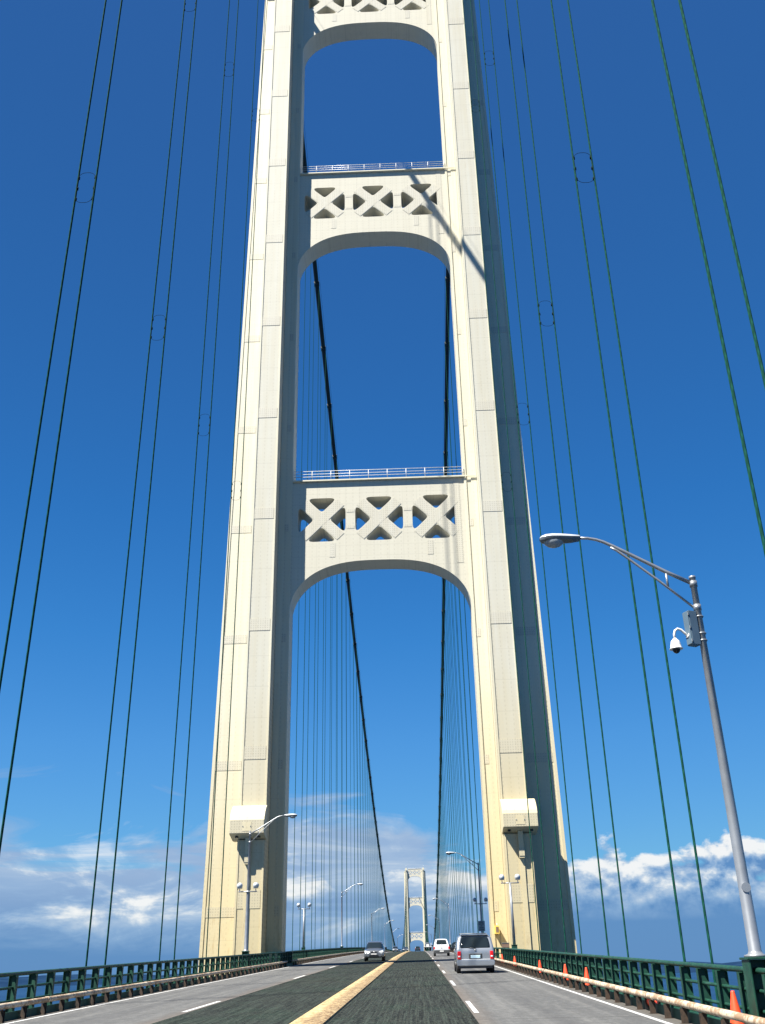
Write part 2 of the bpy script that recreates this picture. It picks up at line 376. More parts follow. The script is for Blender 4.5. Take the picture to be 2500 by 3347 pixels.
# ------------------------------------------------------------------ levels
YT, YF = 80.0, 1238.0                      # the two towers
def rz(y):
    if y > 659: y = 1318 - y
    return .02 + .0263 * y - (2.27e-5 * (y - 80) ** 2 if y > 80 else 0)
def cz(y):                                  # main cable
    if y < YT: return 113 - .40 * (YT - y) + 3.04e-4 * (YT - y) ** 2
    if y > YF: return 113 - .40 * (y - YF) + 3.04e-4 * (y - YF) ** 2
    return 11.0 + 3.04e-4 * (y - 659) ** 2
XC = 10.25
Y0, Y1 = -40.0, 1500.0
ys = [Y0 + 5.0 * i for i in range(int((Y1 - Y0) / 5) + 1)]
def strip(x0, x1, dz0, ya=Y0, yb=Y1, th=0.0, step=5.0):
    b = MB(); n = max(1, int(round((yb - ya) / step))); yy = [ya + (yb - ya) * i / n for i in range(n + 1)]
    for i in range(n):
        a, c = yy[i], yy[i + 1]; za, zc = rz(a) + dz0, rz(c) + dz0
        if th == 0: b.add([(x0, a, za), (x1, a, za), (x1, c, zc), (x0, c, zc)], [(0, 1, 2, 3)])
        else:
            b.add([(x0, a, za - th), (x1, a, za - th), (x1, c, zc - th), (x0, c, zc - th), (x0, a, za), (x1, a, za), (x1, c, zc), (x0, c, zc)],
                  [(4, 5, 6, 7), (0, 3, 2, 1), (0, 4, 7, 3), (1, 2, 6, 5)] + ([(0, 1, 5, 4)] if i == 0 else []) + ([(3, 7, 6, 2)] if i == n - 1 else []))
    return b
ST = lambda o: tag(o, kind='structure')
# ------------------------------------------------------------------ lake, shore, deck
b = MB(); b.add([(-60000, -20000, -60), (60000, -20000, -60), (60000, 60000, -60), (-60000, 60000, -60)], [(0, 1, 2, 3)])
ST(b.build('water', 'water'))
def shore(name, r, h, a0, a1, seed):
    rnd = random.Random(seed); b = MB(); n = 90; vs = []; hh = h * .6
    for i in range(n + 1):
        a = R(a0 + (a1 - a0) * i / n); t = i / n; env = min(1, t * 9, (1 - t) * 9)
        hh += (h - hh) * .25 + rnd.uniform(-1, 1) * h * .16
        z = -60 + max(.5, hh * env)
        for k, (dr, zz) in enumerate(((0, -61), (150, -60 + .45 * (z + 60)), (900, z), (3200, -62))):
            vs.append(((r + dr) * math.sin(a), (r + dr) * math.cos(a), zz))
    fs = [(4 * i + k, 4 * i + k + 1, 4 * i + k + 5, 4 * i + k + 4) for i in range(n) for k in range(3)]
    b.add(vs, fs, True); return ST(b.build(name, 'shore'))
shore('hills', 11500, 92, -32, 34, 3)
ST(strip(-7.45, -3.62, 0, th=.3).build('road', 'asphalt')); ST(strip(3.62, 7.45, 0, th=.3).build('road', 'asphalt'))
ST(strip(-3.619, -.385, -.004, th=.25).build('road', 'grating')); ST(strip(.385, 3.619, -.004, th=.25).build('road', 'grating'))
b = MB(); prof = [(-.385, -.1), (-.36, .035), (-.28, .055), (.28, .055), (.36, .035), (.385, -.1)]
yy = ys
vs = [(x, y, rz(y) + z) for y in yy for x, z in prof]; k = len(prof)
b.add(vs, [(i * k + j, i * k + j + 1, (i + 1) * k + j + 1, (i + 1) * k + j) for i in range(len(yy) - 1) for j in range(k - 1)])
ST(b.build('centre_strip', 'mall'))
b = MB()
for sx in (-1, 1):
    e = strip(sx * 7.27 - .06, sx * 7.27 + .06, .004); b.add(e.v, e.f)
for y in [25.7 + 15.3 * i for i in range(-3, 24)]:
    e = strip(3.68, 3.80, .004, y, y + 4.9, step=2.5); b.add(e.v, e.f)
for y in [-14, 7.5, 28.2, 52.6] + [73.2 + 21 * i for i in range(16)]:
    e = strip(-3.84, -3.70, .004, y, y + 5, step=2.5); b.add(e.v, e.f)
ST(b.build('lane_markings', 'paint'))
b = MB(); e = strip(-7.4, -.40, .008, 81.4, 81.75, step=.35); b.add(e.v, e.f); e = strip(.40, 7.4, .008, 81.4, 81.75, step=.35); b.add(e.v, e.f)
ST(b.build('expansion_joint', 'joint'))
for sx in (-1, 1):
    for nm, (ya, yb) in (('a', (Y0, 78.0)), ('b', (84.6, 1233.5))):
        x0, x1 = sorted((sx * 7.78, sx * 8.75))
        ST(strip(x0, x1, .02, ya, yb, th=.06).build('walkway', 'walk'))
    x0, x1 = sorted((sx * 7.45, sx * 7.78))
    b = MB(); e = strip(x0, x1, -.02, th=.3); b.add(e.v, e.f); ST(b.build('shoulder', 'asphalt'))
    x0, x1 = sorted((sx * 7.775, sx * 7.80))
    ST(strip(x0, x1, .17, th=.35).build('kerb', 'walk'))
# stiffening truss below the deck: chords, floor beams, braces
b = MB(); d = 11.89
for sx in (-1, 1):
    for dz in (-1.9, -12.6):
        for (ya, yb) in ((Y0, 75.0), (86.0, 1232.0)):
            e = strip(sx * XC - .35, sx * XC + .35, dz, ya, yb, th=.9); b.add(e.v, e.f)
n0 = [42.1 + d * i for i in range(-6, 3)] + [97.0 + d * i for i in range(0, 95)]
for i, y in enumerate(n0):
    z = rz(y); b.box(-XC, XC, y - .2, y + .2, z - 1.75, z - .55)
    for sx in (-1, 1):
        b.box(sx * XC - .2, sx * XC + .2, y - .2, y + .2, z - 12.7, z - 1.9)
        if i + 1 < len(n0) and n0[i + 1] - y < 13:
            b.tube([(sx * XC, y, z - (2.4 if i % 2 else 12.8)), (sx * XC, n0[i + 1], rz(n0[i + 1]) - (12.8 if i % 2 else 2.4))], .3, 4, smooth=False)
tag(b.build('stiffening_truss', 'green'), 'green steel stiffening truss carrying the road deck under the bridge', 'bridge truss')

# ------------------------------------------------------------------ towers
def outer(z): return 14.25 - .0133 * max(z, -20)
def arch(z_apex, z_spring, hw=8.06, n=2.75, N=40):
    pts = []
    for i in range(N + 1):
        t = math.pi * i / N; c, s_ = math.cos(t), math.sin(t)
        x = hw * (abs(c) ** (2 / n)) * (1 if c > 0 else -1); z = z_spring + (z_apex - z_spring) * (abs(s_) ** (2 / 2.15))
        pts.append((x, z))
    return pts
def rounded(poly, r, k=4):
    out = []; n = len(poly)
    for i in range(n):
        p = Vector(poly[i]); a = (Vector(poly[i - 1]) - p).normalized(); c = (Vector(poly[(i + 1) % n]) - p).normalized()
        ang = a.angle(c); dd = r / math.tan(ang / 2); p0 = p + a * dd; p1 = p + c * dd
        for j in range(k + 1):
            t = j / k; out.append(tuple((p0 * (1 - t) + p * t) * (1 - t) + (p * (1 - t) + p1 * t) * t))
    return out
def filled(name, loops, y0, y1, mat, parent, bev=0.0):
    cu = bpy.data.curves.new('c', 'CURVE'); cu.dimensions = '2D'; cu.fill_mode = 'BOTH'; cu.extrude = (y1 - y0) / 2; cu.bevel_depth = bev
    for lp in loops:
        sp = cu.splines.new('POLY'); sp.points.add(len(lp) - 1); sp.use_cyclic_u = True
        for p, (x, z) in zip(sp.points, lp): p.co = (x, z, 0, 1)
    o = bpy.data.objects.new('c', cu); C.objects.link(o); o.matrix_world = Matrix.Identity(4)
    bpy.context.view_layer.update(); dg = bpy.context.evaluated_depsgraph_get()
    me = bpy.data.meshes.new_from_object(o.evaluated_get(dg)); bpy.data.objects.remove(o)
    me.transform(Matrix.Translation((0, (y0 + y1) / 2, 0)) @ Matrix.Rotation(math.pi / 2, 4, 'X'))
    me.materials.clear(); me.materials.append(M[mat]); me.name = name
    for p in me.polygons: p.use_smooth = False
    ob = bpy.data.objects.new(name, me); C.objects.link(ob); ob.parent = parent; return ob
def xholes(cx, cz_, h=2.19, bw=.80, r=.30):
    """four rounded triangles left open between the diagonals of one X panel"""
    e = .73; out = []
    tri = [(-h + e, h), (h - e, h), (0, e)]
    for q in range(4):
        a = q * math.pi / 2; ca, sa = math.cos(a), math.sin(a)
        out.append([(cx + x * ca - z * sa, cz_ + x * sa + z * ca) for x, z in rounded(tri, r)])
    return out
t = thing('suspension_tower', 'tall ivory steel bridge tower close ahead, straddling the road', 'bridge tower', (0, YT, 0), 0, 'suspension towers')
ZB, ZT = -60.0, 110.6
for sx in (-1, 1):
    # plan of a leg: a core slab (wings) with a boldly projecting panel on either face
    lb = MB()
    zs = [ZB, -20, 5.7, 28, 60, 90, ZT]
    for i in range(len(zs) - 1):
        a, c = zs[i], zs[i + 1]
        for (y0, y1) in ((0, 2.4),):
            vs = []
            for z in (a, c):
                for (x, y) in ((8.0, y0), (outer(z), y0), (outer(z), y1), (8.0, y1)): vs.append((sx * x, y, z))
            fs = [(0, 1, 5, 4), (1, 2, 6, 5), (2, 3, 7, 6), (3, 0, 4, 7)]
            if i == 0: fs.append((0, 3, 2, 1))
            if i == len(zs) - 2: fs.append((4, 5, 6, 7))
            lb.add(vs, fs)
    leg = lb.build('leg', 'tower', t)
    # inner and outer edge angles, chamfer strip beside the panel
    e = MB()
    for i in range(len(zs) - 1):
        a, c = zs[i], zs[i + 1]
        for (f0, f1, yy0) in ((lambda z: outer(z) - .22, lambda z: outer(z) + .03, -.06),):
            vs = [(sx * f(z), y, z) for z in (a, c) for f, y in ((f0, yy0), (f1, yy0), (f1, .4), (f0, .4))]
            e.add(vs, [(0, 1, 5, 4), (1, 2, 6, 5), (2, 3, 7, 6), (3, 0, 4, 7)])
    e.box(*sorted((sx * 7.97, sx * 8.2)), -.08, .5, 0, 112.0)
    e.build('edge_angle', 'tower', leg)
    e = MB()
    for yy in (1,):
        e.prism([(sx * 8.62, 0), (sx * 9.16, 0), (sx * 9.16, 112.3), (sx * 8.62, 112.3)], -.07, -.005)
        e.prism([(sx * 11.29, 0), (sx * 11.62, 0), (sx * 11.62, 112.3), (sx * 11.29, 112.3)], -.07, -.005)
    e.build('batten', 'tower', leg)
    p = MB(); x0, x1 = sorted((sx * 9.18, sx * 11.27)); p.box(x0, x1, -2.0, -.002, 11.0, 112.2); p.box(x0, x1, -2.4, -.002, ZB, 10.998); p.box(x0, x1, 2.402, 4.4, ZB, 112.2)  # part below the hood made deeper, added to widen the shadow it casts
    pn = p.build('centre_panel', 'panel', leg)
    q = MB(); 
    for xx in (9.18, 11.13):
        x0, x1 = sorted((sx * xx, sx * (xx + .14))); q.box(x0, x1, -2.05, -1.8, 13.4, 112.4)
        q.box(x0, x1, -2.45, -2.2, -3, 10.99)
    q.build('flange', 'tower', leg)
    # riveted splice bands on the panel and, a little lower, on the outer wing
    for i, z in enumerate((6.1, 17.2, 28.0, 38.5, 49.0, 59.6, 70.1, 80.7, 91.2, 101.8)):
        s_ = MB(); x0, x1 = sorted((sx * 9.36, sx * 11.1)); s_.box(x0, x1, -2.025 - (0 if i else .4), -2.003 - (0 if i else .4), z, z + (1.05 if i else 1.3)); s_.build('splice_plate', 'plate', pn)
        s_ = MB(); x0, x1 = sorted((sx * 11.66, sx * (outer(z) - .24))); zz = z - .45; s_.box(x0, x1, -.022, -.003, zz, zz + .75); s_.build('splice_plate', 'plate', leg)
        s_ = MB(); x0, x1 = sorted((sx * 8.23, sx * 8.6)); s_.box(x0, x1, -.022, -.003, zz, zz + .75); s_.build('splice_plate', 'plate', leg)
    # hooded housing on the face of the leg
    h0, h1 = (9.08, 11.75); x0, x1 = sorted((sx * h0, sx * h1))
    prof = [(-2.0, 13.62), (-2.25, 13.58), (-2.65, 13.4), (-3.1, 13.05), (-3.42, 12.6), (-3.5, 12.35), (-3.5, 11.35), (-2.0, 11.0)]
    hb = MB(); n = len(prof); vs = [(x0, y, z) for y, z in prof] + [(x1, y, z) for y, z in prof]
    hb.add(vs, [tuple(range(n)), tuple(range(2 * n - 1, n - 1, -1))] + [(i, (i + 1) % n, (i + 1) % n + n, i + n) for i in range(n)])
    # the hood wraps back past the outer side of the panel
    xa, xb = sorted((sx * 11.29, sx * h1)); hb.box(xa, xb, -2.0, -1.2, 11.0, 13.4)
    hood = hb.build('hood', 'tower', leg, .03)
    f = MB(); f.box(x0 + .03, x1 - .03, -3.53, -3.502, 11.38, 12.34); f.build('riveted_band', 'plate', hood)
    c0 = (h0 + h1) / 2 * sx
    f = MB(); f.box(c0 - .34, c0 + .34, -3.545, -3.532, 11.52, 12.2); f.build('hatch', 'tower', hood, .004)
    for dx_ in (-.30, .30): f = MB(); f.box(c0 + dx_ - .03, c0 + dx_ + .03, -3.57, -3.546, 11.82, 11.9); f.build('latch', 'galv_dull', hood)
    for q in (-.85, .85): f = MB(); f.tube([(c0 + q, -2.9, 11.26), (c0 + q, -2.9, 11.10)], .13, 10); f.build('drain', 'black', hood)
    f = MB(); f.box(c0 - .19, c0 + .19, -2.75, -2.462, 9.2, 11.15); f.box(c0 - .19, c0 + .19, -2.50, -2.462, -3, 9.199); pil = f.build('pilaster', 'tower', leg, .01)
    f = MB(); f.box(c0 - .21, c0 + .21, -2.79, -2.752, 9.35, 9.95); f.build('splice_plate', 'plate', pil)
    # saddle housing and aircraft mast on top
    f = MB(); f.prism([(sx * 8.9, 112.2), (sx * 11.6, 112.2), (sx * 11.4, 113.9), (sx * 10.9, 114.8), (sx * 9.6, 114.8), (sx * 9.1, 113.9)], -1.8, 4.2); f.build('saddle_housing', 'tower', leg, .05)
    f = MB(); f.box(*sorted((sx * 8.0, sx * 12.75)), -.3, 2.7, 110.6, 111.1); f.build('cap', 'tower', leg)
    f = MB(); f.tube([(sx * 10.2, 1.2, 114.7), (sx * 10.2, 1.2, 118.2)], .09, 6); f.build('beacon_mast', 'galv', leg)
for i, (za, zt, zc_, zs_) in enumerate(((35.03, 43.0, 39.15, 29.9), (72.83, 81.15, 77.1, 67.6), (105.4, 113.6, 109.45, 100.0))):
    ar = arch(za, zs_)
    outerl = [(8.06, zt), (-8.06, zt)] + [(x, z) for x, z in reversed(ar)]
    loops = [outerl] + sum([xholes(cx, zc_) for cx in (-5.23, .03, 5.27)], [])
    st = filled('cross_strut', loops, .03, 2.38, 'strut', t)
    # diagonal cover plates and lacing plates between the panels
    for cx in (-5.23, .03, 5.27):
        x_ = MB(); L1, w2 = 2.45, .46
        def quad(u0, u1, w, ang, th):
            ca, sa = math.cos(ang), math.sin(ang)
            pts = [(u0, -w), (u1, -w), (u1, w), (u0, w)]
            x_.prism([(cx + u * ca - v * sa, zc_ + u * sa + v * ca) for u, v in pts], .03 - th, .028)
        quad(-L1, L1, w2, math.pi / 4, .03); quad(-L1, -w2 - .002, w2, -math.pi / 4, .024); quad(w2 + .002, L1, w2, -math.pi / 4, .024)
        x_.build('cross_plate', 'plate', st)
    def sp(*a): q_ = MB(); q_.box(*a); q_.build('splice_plate', 'plate', st)
    for cx in (-2.6, 2.65):
        for zz in (-.98, .68): sp(cx - .36, cx + .36, .012, .028, zc_ + zz, zc_ + zz + .3)
    for cx in (-4.25, 4.6): sp(cx - .26, cx + .26, .012, .028, zc_ - 3.75 if i == 0 else zc_ - 3.6, zc_ - 2.35)
    sp(6.95, 7.5, .012, .028, zs_ + 4.6, zt - .1)
    # walkway and handrail along the top
    x_ = MB(); x_.box(-7.95, 7.95, -.24, 3.0, zt + .03, zt + .16)
    x_.box(7.95, 9.05, -.24, -.165, zt + .03, zt + .16); pf = x_.build('platform', 'tower', st)
    x_ = MB(); zp = zt + .16
    for zz in (.32, .60, .90): x_.tube([(-7.9, -.2, zp + zz), (7.9, -.2, zp + zz)], .028, 6)
    for zz in (.45, .90): x_.tube([(-7.9, 2.9, zp + zz), (7.9, 2.9, zp + zz)], .028, 6)
    for k in range(10):
        xx = -7.9 + 15.8 * k / 9
        for yy in (-.2, 2.9): x_.tube([(xx, yy, zp - .02), (xx, yy, zp + .92)], .03, 6)
    x_.build('handrail', 'white', st)
# marks of use on the foot of the right leg
far = copy_tree(t); far.location = (0, YF, 0)
far['label'] = 'distant small ivory bridge tower at the far end of the main span'

# ------------------------------------------------------------------ main cables
for sx, sd_ in ((-1, 'left'), (1, 'right')):
    c_ = thing('main_cable', 'thick dark main cable hanging from tower top to tower top, %s of the road' % sd_, 'bridge cable', (0, 0, 0), 0, 'main suspension cables')
    yy = [-470 + 10.0 * i for i in range(55)] + [80 + 11.58 * i for i in range(101)] + [1248 + 20.0 * i for i in range(10)]
    b = MB(); b.tube([(sx * XC, y, cz(y)) for y in yy], .34, 12); b.build('cable', 'cable', c_)
    for dx in (-.42, .42):
        b = MB(); b.tube([(sx * XC + dx, y, cz(y) + 1.15) for y in yy if y >= 60], .018, 4, cap=False); b.build('hand_rope', 'clamp', c_)

# ------------------------------------------------------------------ suspender ropes
def suspender(label, sx, y, rings, group, detail=True):
    z0, z1 = rz(y) - 1.7, cz(y) - .3
    s_ = thing('suspender_rope_pair', label, 'suspender rope', (sx * XC - (.22 if sx < 0 and y < 80 else 0), y, z0), 0, group)
    h = z1 - z0
    for dx in (-.38, .38):
        b = MB(); near = y < 80
        if near:
            for dy in (-.032, .032):
                b.tube([(dx, dy, 0), (dx, dy, h)], .029, 8, cap=False)
        else: b.tube([(dx, 0, 0), (dx, 0, h)], .036, 6, cap=False)
        b.build('rope', 'rope', s_)
    if near_band(y):
        b = MB(); b.tube([(0, -.35, h + .3 + .35 * slope(y) * -1), (0, .35, h + .3 + .35 * slope(y))], .42, 12); b.build('cable_band', 'cable', s_)
    for zr in rings:
        zr -= z0; b = MB(); hw, hh, r_ = .36, .82, .3
        pts = []
        for (cx, cz2, a0) in ((hw - r_, hh - r_, 0), (-(hw - r_), hh - r_, 90), (-(hw - r_), -(hh - r_), 180), (hw - r_, -(hh - r_), 270)):
            for k in range(7):
                a = R(a0 + 90 * k / 6); pts.append((cx + r_ * math.cos(a), -.05, zr + cz2 + r_ * math.sin(a)))
        pts.append(pts[0]); b.tube(pts, .0095, 5, cap=False)
        for dx in (-.36, .36):
            for dz in (-.58, 0, .58): b.tube([(dx, 0, zr + dz - .06), (dx, 0, zr + dz + .06)], .056, 8)
        b.build('spacer_frame', 'clamp', s_)
    return s_
def slope(y): return (cz(y + .5) - cz(y - .5))
def near_band(y): return 60 < y < 560
ORD = ['nearest to the camera', 'second from the camera', 'third from the camera', 'fourth from the camera', 'last one before the tower']
for sx, sd_ in ((-1, 'left'), (1, 'right')):
    for k, y in enumerate((18.7, 30.2, 42.1, 54.0, 65.9)):
        if k == 0 and sx < 0: continue
        lab = 'pair of tall green suspender ropes, %s side, %s' % (sd_, (ORD[k] if sx > 0 or k == 4 else ORD[k - 1]))
        zr = {18.7: 30.4, 30.2: 31.4, 42.1: 33.0, 54.0: 34.0, 65.9: 35.2}[y]
        suspender(lab, sx, y, [zr] + ([] if y < 25 else [50.5 + (y - 30) * .68]), 'suspender ropes in front of the near tower on the %s side' % sd_)
    for k in range(95):
        y = 97.0 + 11.89 * k
        if y > 1225: break
        suspender('thin green suspender rope pair beyond the near tower, %s hand row of the main span' % sd_, sx, y, [rz(y) + 31] if y < 105 else [], 'main span suspender ropes on the %s side' % sd_)

# ------------------------------------------------------------------ railings and guard rails
PS = 1.43
def post_mesh(sx):
    b = MB(); xi = -.10 * sx
    b.box(-.105, -.095, -.065, .065, -.45, .93); b.box(.095, .105, -.065, .065, -.45, .93); b.box(-.095, .095, -.006, .006, -.45, .93); b.box(-.105, .105, -.065, .065, .93, .945)
    return b
XR = 8.35
def jog(y):
    if y < 75.5 or y > 88.5: return 0.0
    if y < 78: return -.42 * (y - 75.5) / 2.5
    if y > 86: return -.42 * (88.5 - y) / 2.5
    return -.42
def railing(sx, ya, yb, label, cap):
    r_ = thing('bridge_railing', label, 'railing', (sx * XR, ya, rz(ya)), 0, 'green bridge railings')
    y = ya + .1; n = 0; proto = None; rest = MB(); pm = post_mesh(sx)
    while y < yb:
        if n < cap:
            if proto is None: proto = pm.build('post', 'green', r_); o = proto
            else: o = proto.copy(); C.objects.link(o); o.parent = r_
            o.location = (sx * jog(y), y - ya, rz(y) - rz(ya))
        else:
            dz = rz(y) - rz(ya); rest.add([(a, c + y - ya, z + dz) for a, c, z in pm.v], pm.f)
        n += 1; y += PS
    if rest.v: tag(rest.build('post', 'green', r_), kind='stuff')
    yy = sorted({ya, yb} | {v for v in (75.5, 78.0, 86.0, 88.5) if ya < v < yb} | {ya + 8 * i for i in range(int((yb - ya) / 8) + 1)})
    for dz, rr in ((.985, .052), (.66, .034), (.34, .034), (.03, .034)):
        b = MB(); b.tube([(sx * jog(y), y - ya, rz(y) - rz(ya) + dz) for y in yy], rr, 8); b.build('rail', 'green', r_)
    return r_
railing(1, -6, 82.3, 'green post and tube railing on the right before the near tower', 100)
railing(-1, -2, 82.3, 'green post and tube railing on the left before the near tower', 100)
railing(1, 82.5, 640, 'green railing on the right side of the main span beyond the tower', 100)
railing(-1, 82.5, 640, 'green railing on the left side of the main span beyond the tower', 100)
XG = 7.66
def guard(sx, ya, yb, label, cap):
    r_ = thing('guard_rail', label, 'guard rail', (sx * XG, ya, rz(ya)), 0, 'tubular guard rails')
    pm = MB(); pm.box(-.006, .006, -.05, .05, -.06, .27); pm.box(-.055, .055, -.06, -.05, -.06, .25); pm.box(-.055, .055, .05, .06, -.06, .25); pm.box(-.09, .09, -.11, .11, -.03, -.015)
    y = ya + .7; n = 0; proto = None; rest = MB()
    while y < yb:
        if n < cap:
            if proto is None: proto = pm.build('post', 'railpost', r_); o = proto
            else: o = proto.copy(); C.objects.link(o); o.parent = r_
            o.location = (0, y - ya, rz(y) - rz(ya))
        else:
            dz = rz(y) - rz(ya); rest.add([(a, c + y - ya, z + dz) for a, c, z in pm.v], pm.f)
        n += 1; y += PS
    if rest.v: tag(rest.build('post', 'railpost', r_), kind='stuff')
    n = int((yb - ya) / 5); yy = [ya + (yb - ya) * i / n for i in range(n + 1)]
    b = MB(); b.tube([(0, y - ya, rz(y) - rz(ya) + .33) for y in yy], .07, 12)
    for y in yy[::2]: b.tube([(0, y - ya - .12, rz(y) - rz(ya) + .33), (0, y - ya + .12, rz(y) - rz(ya) + .333)], .076, 12)
    b.build('rail', 'rail', r_)
guard(1, -6, 80.5, 'rust-flecked cream tube guard rail along the right lane before the tower', 100)
guard(-1, -2, 80.5, 'cream tube guard rail along the left lane before the tower', 100)
guard(1, 84.5, 560, 'cream tube guard rail along the right lane beyond the tower', 100)
guard(-1, 84.5, 560, 'cream tube guard rail along the left lane beyond the tower', 100)

# ------------------------------------------------------------------ street lamps (arm points to -x)
def lamp(label):
    t = thing('street_lamp', label, 'street lamp', (0, 0, 0), 0, 'street lamps along the railings')
    b = MB(); b.box(-.175, .175, -.02, .02, -.35, 1.158); b.box(-.23, .23, -.24, .24, 1.16, 1.2)
    for sx in (-1, 1): b.box(sx * .19 - .014, sx * .19 + .014, -.215, .215, -.3, 1.158)
    b.build('base_box', 'green', t, .012)
    b = MB(); b.lathe([(.0, 1.2), (.2, 1.2), (.2, 1.235), (.135, 1.25), (.112, 1.3), (.062, 8.40), (.07, 8.405), (.07, 8.45), (0, 8.46)], n=16)
    pole = b.build('pole', 'galv', t)
    b = MB(); b.tube([(.0, -.118, 2.35), (.0, -.100, 2.35)], .085, 14); b.build('hand_hole_cover', 'galv', pole)
    arm = [(-.03, 0, 8.30), (-.54, 0, 8.58), (-1.2, 0, 8.98), (-1.55, 0, 9.19), (-1.75, 0, 9.30), (-1.9, 0, 9.36), (-2.08, 0, 9.40), (-2.3, 0, 9.41)]
    b = MB(); b.tube(arm, [.042, .040, .037, .035, .033, .032, .03, .03], 10)
    b.tube([(-.05, 0, 7.75), (-.7, 0, 8.38), (-1.25, 0, 8.88), (-1.5, 0, 9.10), (-1.62, 0, 9.17)], .026, 8)
    b.tube([(-.53, 0, 8.56), (-.53, 0, 8.24)], .025, 8)
    for z in (8.28, 7.76): b.tube([(0, 0, z - .06), (0, 0, z + .06)], .082, 14)
    b.build('arm', 'galv', t)
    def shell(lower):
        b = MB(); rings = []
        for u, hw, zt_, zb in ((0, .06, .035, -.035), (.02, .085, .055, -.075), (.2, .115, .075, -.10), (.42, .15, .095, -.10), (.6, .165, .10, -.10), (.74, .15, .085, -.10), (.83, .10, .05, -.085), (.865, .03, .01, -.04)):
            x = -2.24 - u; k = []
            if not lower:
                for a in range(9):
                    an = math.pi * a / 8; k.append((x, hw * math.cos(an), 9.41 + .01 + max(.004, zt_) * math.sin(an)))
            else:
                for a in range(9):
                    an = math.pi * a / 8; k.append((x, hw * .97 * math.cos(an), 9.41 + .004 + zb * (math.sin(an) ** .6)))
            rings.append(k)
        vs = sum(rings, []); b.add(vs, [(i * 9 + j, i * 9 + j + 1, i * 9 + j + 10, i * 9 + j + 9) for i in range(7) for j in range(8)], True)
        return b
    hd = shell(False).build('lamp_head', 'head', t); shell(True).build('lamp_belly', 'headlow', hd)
    b = MB(); b.lathe([(.135, .03), (.135, -.02), (.12, -.07), (.085, -.115), (.04, -.14), (0, -.145)], c=(0, 0, 0), n=18)
    b.v = [(-2.24 - .57 + x * 1.6, y * 1.05, 9.35 + z) for x, y, z in b.v]
    b.build('lens', 'lens', hd); return t
pl = lamp('large grey street lamp close on the right with a camera cabinet on its pole')
pl.location = (8.40, 19.1, rz(19.1))
LR = [(100.0, 'dark street lamp with a sign on its pole just past the right tower leg'),
      (203.0, 'right hand street lamp seen above the white van, second beyond the tower'),
      (303.0, 'right hand street lamp, third beyond the tower'),
      (400.0, 'right hand street lamp, fourth beyond the tower'), (500.0, 'right hand street lamp, fifth beyond the tower, by the far tower leg')]
LL = [(66.7, 'street lamp in front of the left leg of the near tower'),
      (150.0, 'left hand street lamp, first one beyond the near tower'), (247.0, 'left hand street lamp, second beyond the near tower'),
      (342.0, 'left hand street lamp, third beyond the near tower, by the dark cable'), (440.0, 'left hand street lamp, fourth beyond the near tower'),
      (540.0, 'smallest left hand street lamp, fifth beyond the near tower')]
for y, lab in LR:
    o = copy_tree(pl); o.location = (8.45, y, rz(y)); o['label'] = lab
for y, lab in LL:
    o = copy_tree(pl); o.location = (-8.52, y, rz(y)); o.rotation_euler.z = math.pi; o['label'] = lab

# traffic camera on the near pole
t = thing('traffic_camera', 'white dome camera on a gooseneck with grey cabinet strapped to the near lamp pole', 'camera', (8.40, 19.1, rz(19.1)))
z0 = rz(19.1)
b = MB(); b.box(-.10, .10, -.09, .09, -.36, .36)
cab = b.build('cabinet', 'cab', t, .012); cab.location = (-.19, -.04, 7.82 - z0); cab.rotation_euler.z = R(24)
b = MB(); b.box(-.122, -.101, -.08, .08, -.34, .34); d_ = b.build('door', 'cab', cab, .006)
b = MB()
for zz in (-.28, 0, .28): b.box(-.128, -.11, -.10, -.08, zz - .03, zz + .03)
b.build('hinge', 'galv_dull', d_)
b = MB()
for zz in (7.57, 7.72, 8.08): b.tube([(0, 0, zz - z0 - .012), (0, 0, zz - z0 + .012)], .092, 12); b.tube([(-.09, .0, zz - z0), (.0, 0, zz - z0)], .014, 6)
b.build('strap', 'galv', t)
b = MB(); cx = -.33; b.tube([(cx + .04, -.06, 7.66 - z0), (cx - .03, -.07, 7.72 - z0), (cx - .10, -.08, 7.79 - z0), (cx - .17, -.09, 7.81 - z0), (cx - .225, -.09, 7.77 - z0), (cx - .25, -.09, 7.70 - z0), (cx - .255, -.09, 7.60 - z0)], .026, 10)
b.tube([(cx + .06, -.055, 7.66 - z0), (cx + .02, -.06, 7.68 - z0)], .06, 12); b.build('gooseneck', 'white', t)
b = MB(); b.lathe([(0, .12), (.035, .12), (.045, .10), (.085, .06), (.105, -.02), (.11, -.08), (.135, -.10), (.135, -.108), (.09, -.108), (0, -.105)], n=20)
hs = b.build('housing', 'white', t); hs.location = (-.585, -.09, 7.49 - z0)
b = MB(); b.lathe([(.078, -.105), (.075, -.14), (.055, -.175), (.025, -.195), (0, -.2)], n=18); b.build('dome', 'dome', hs)

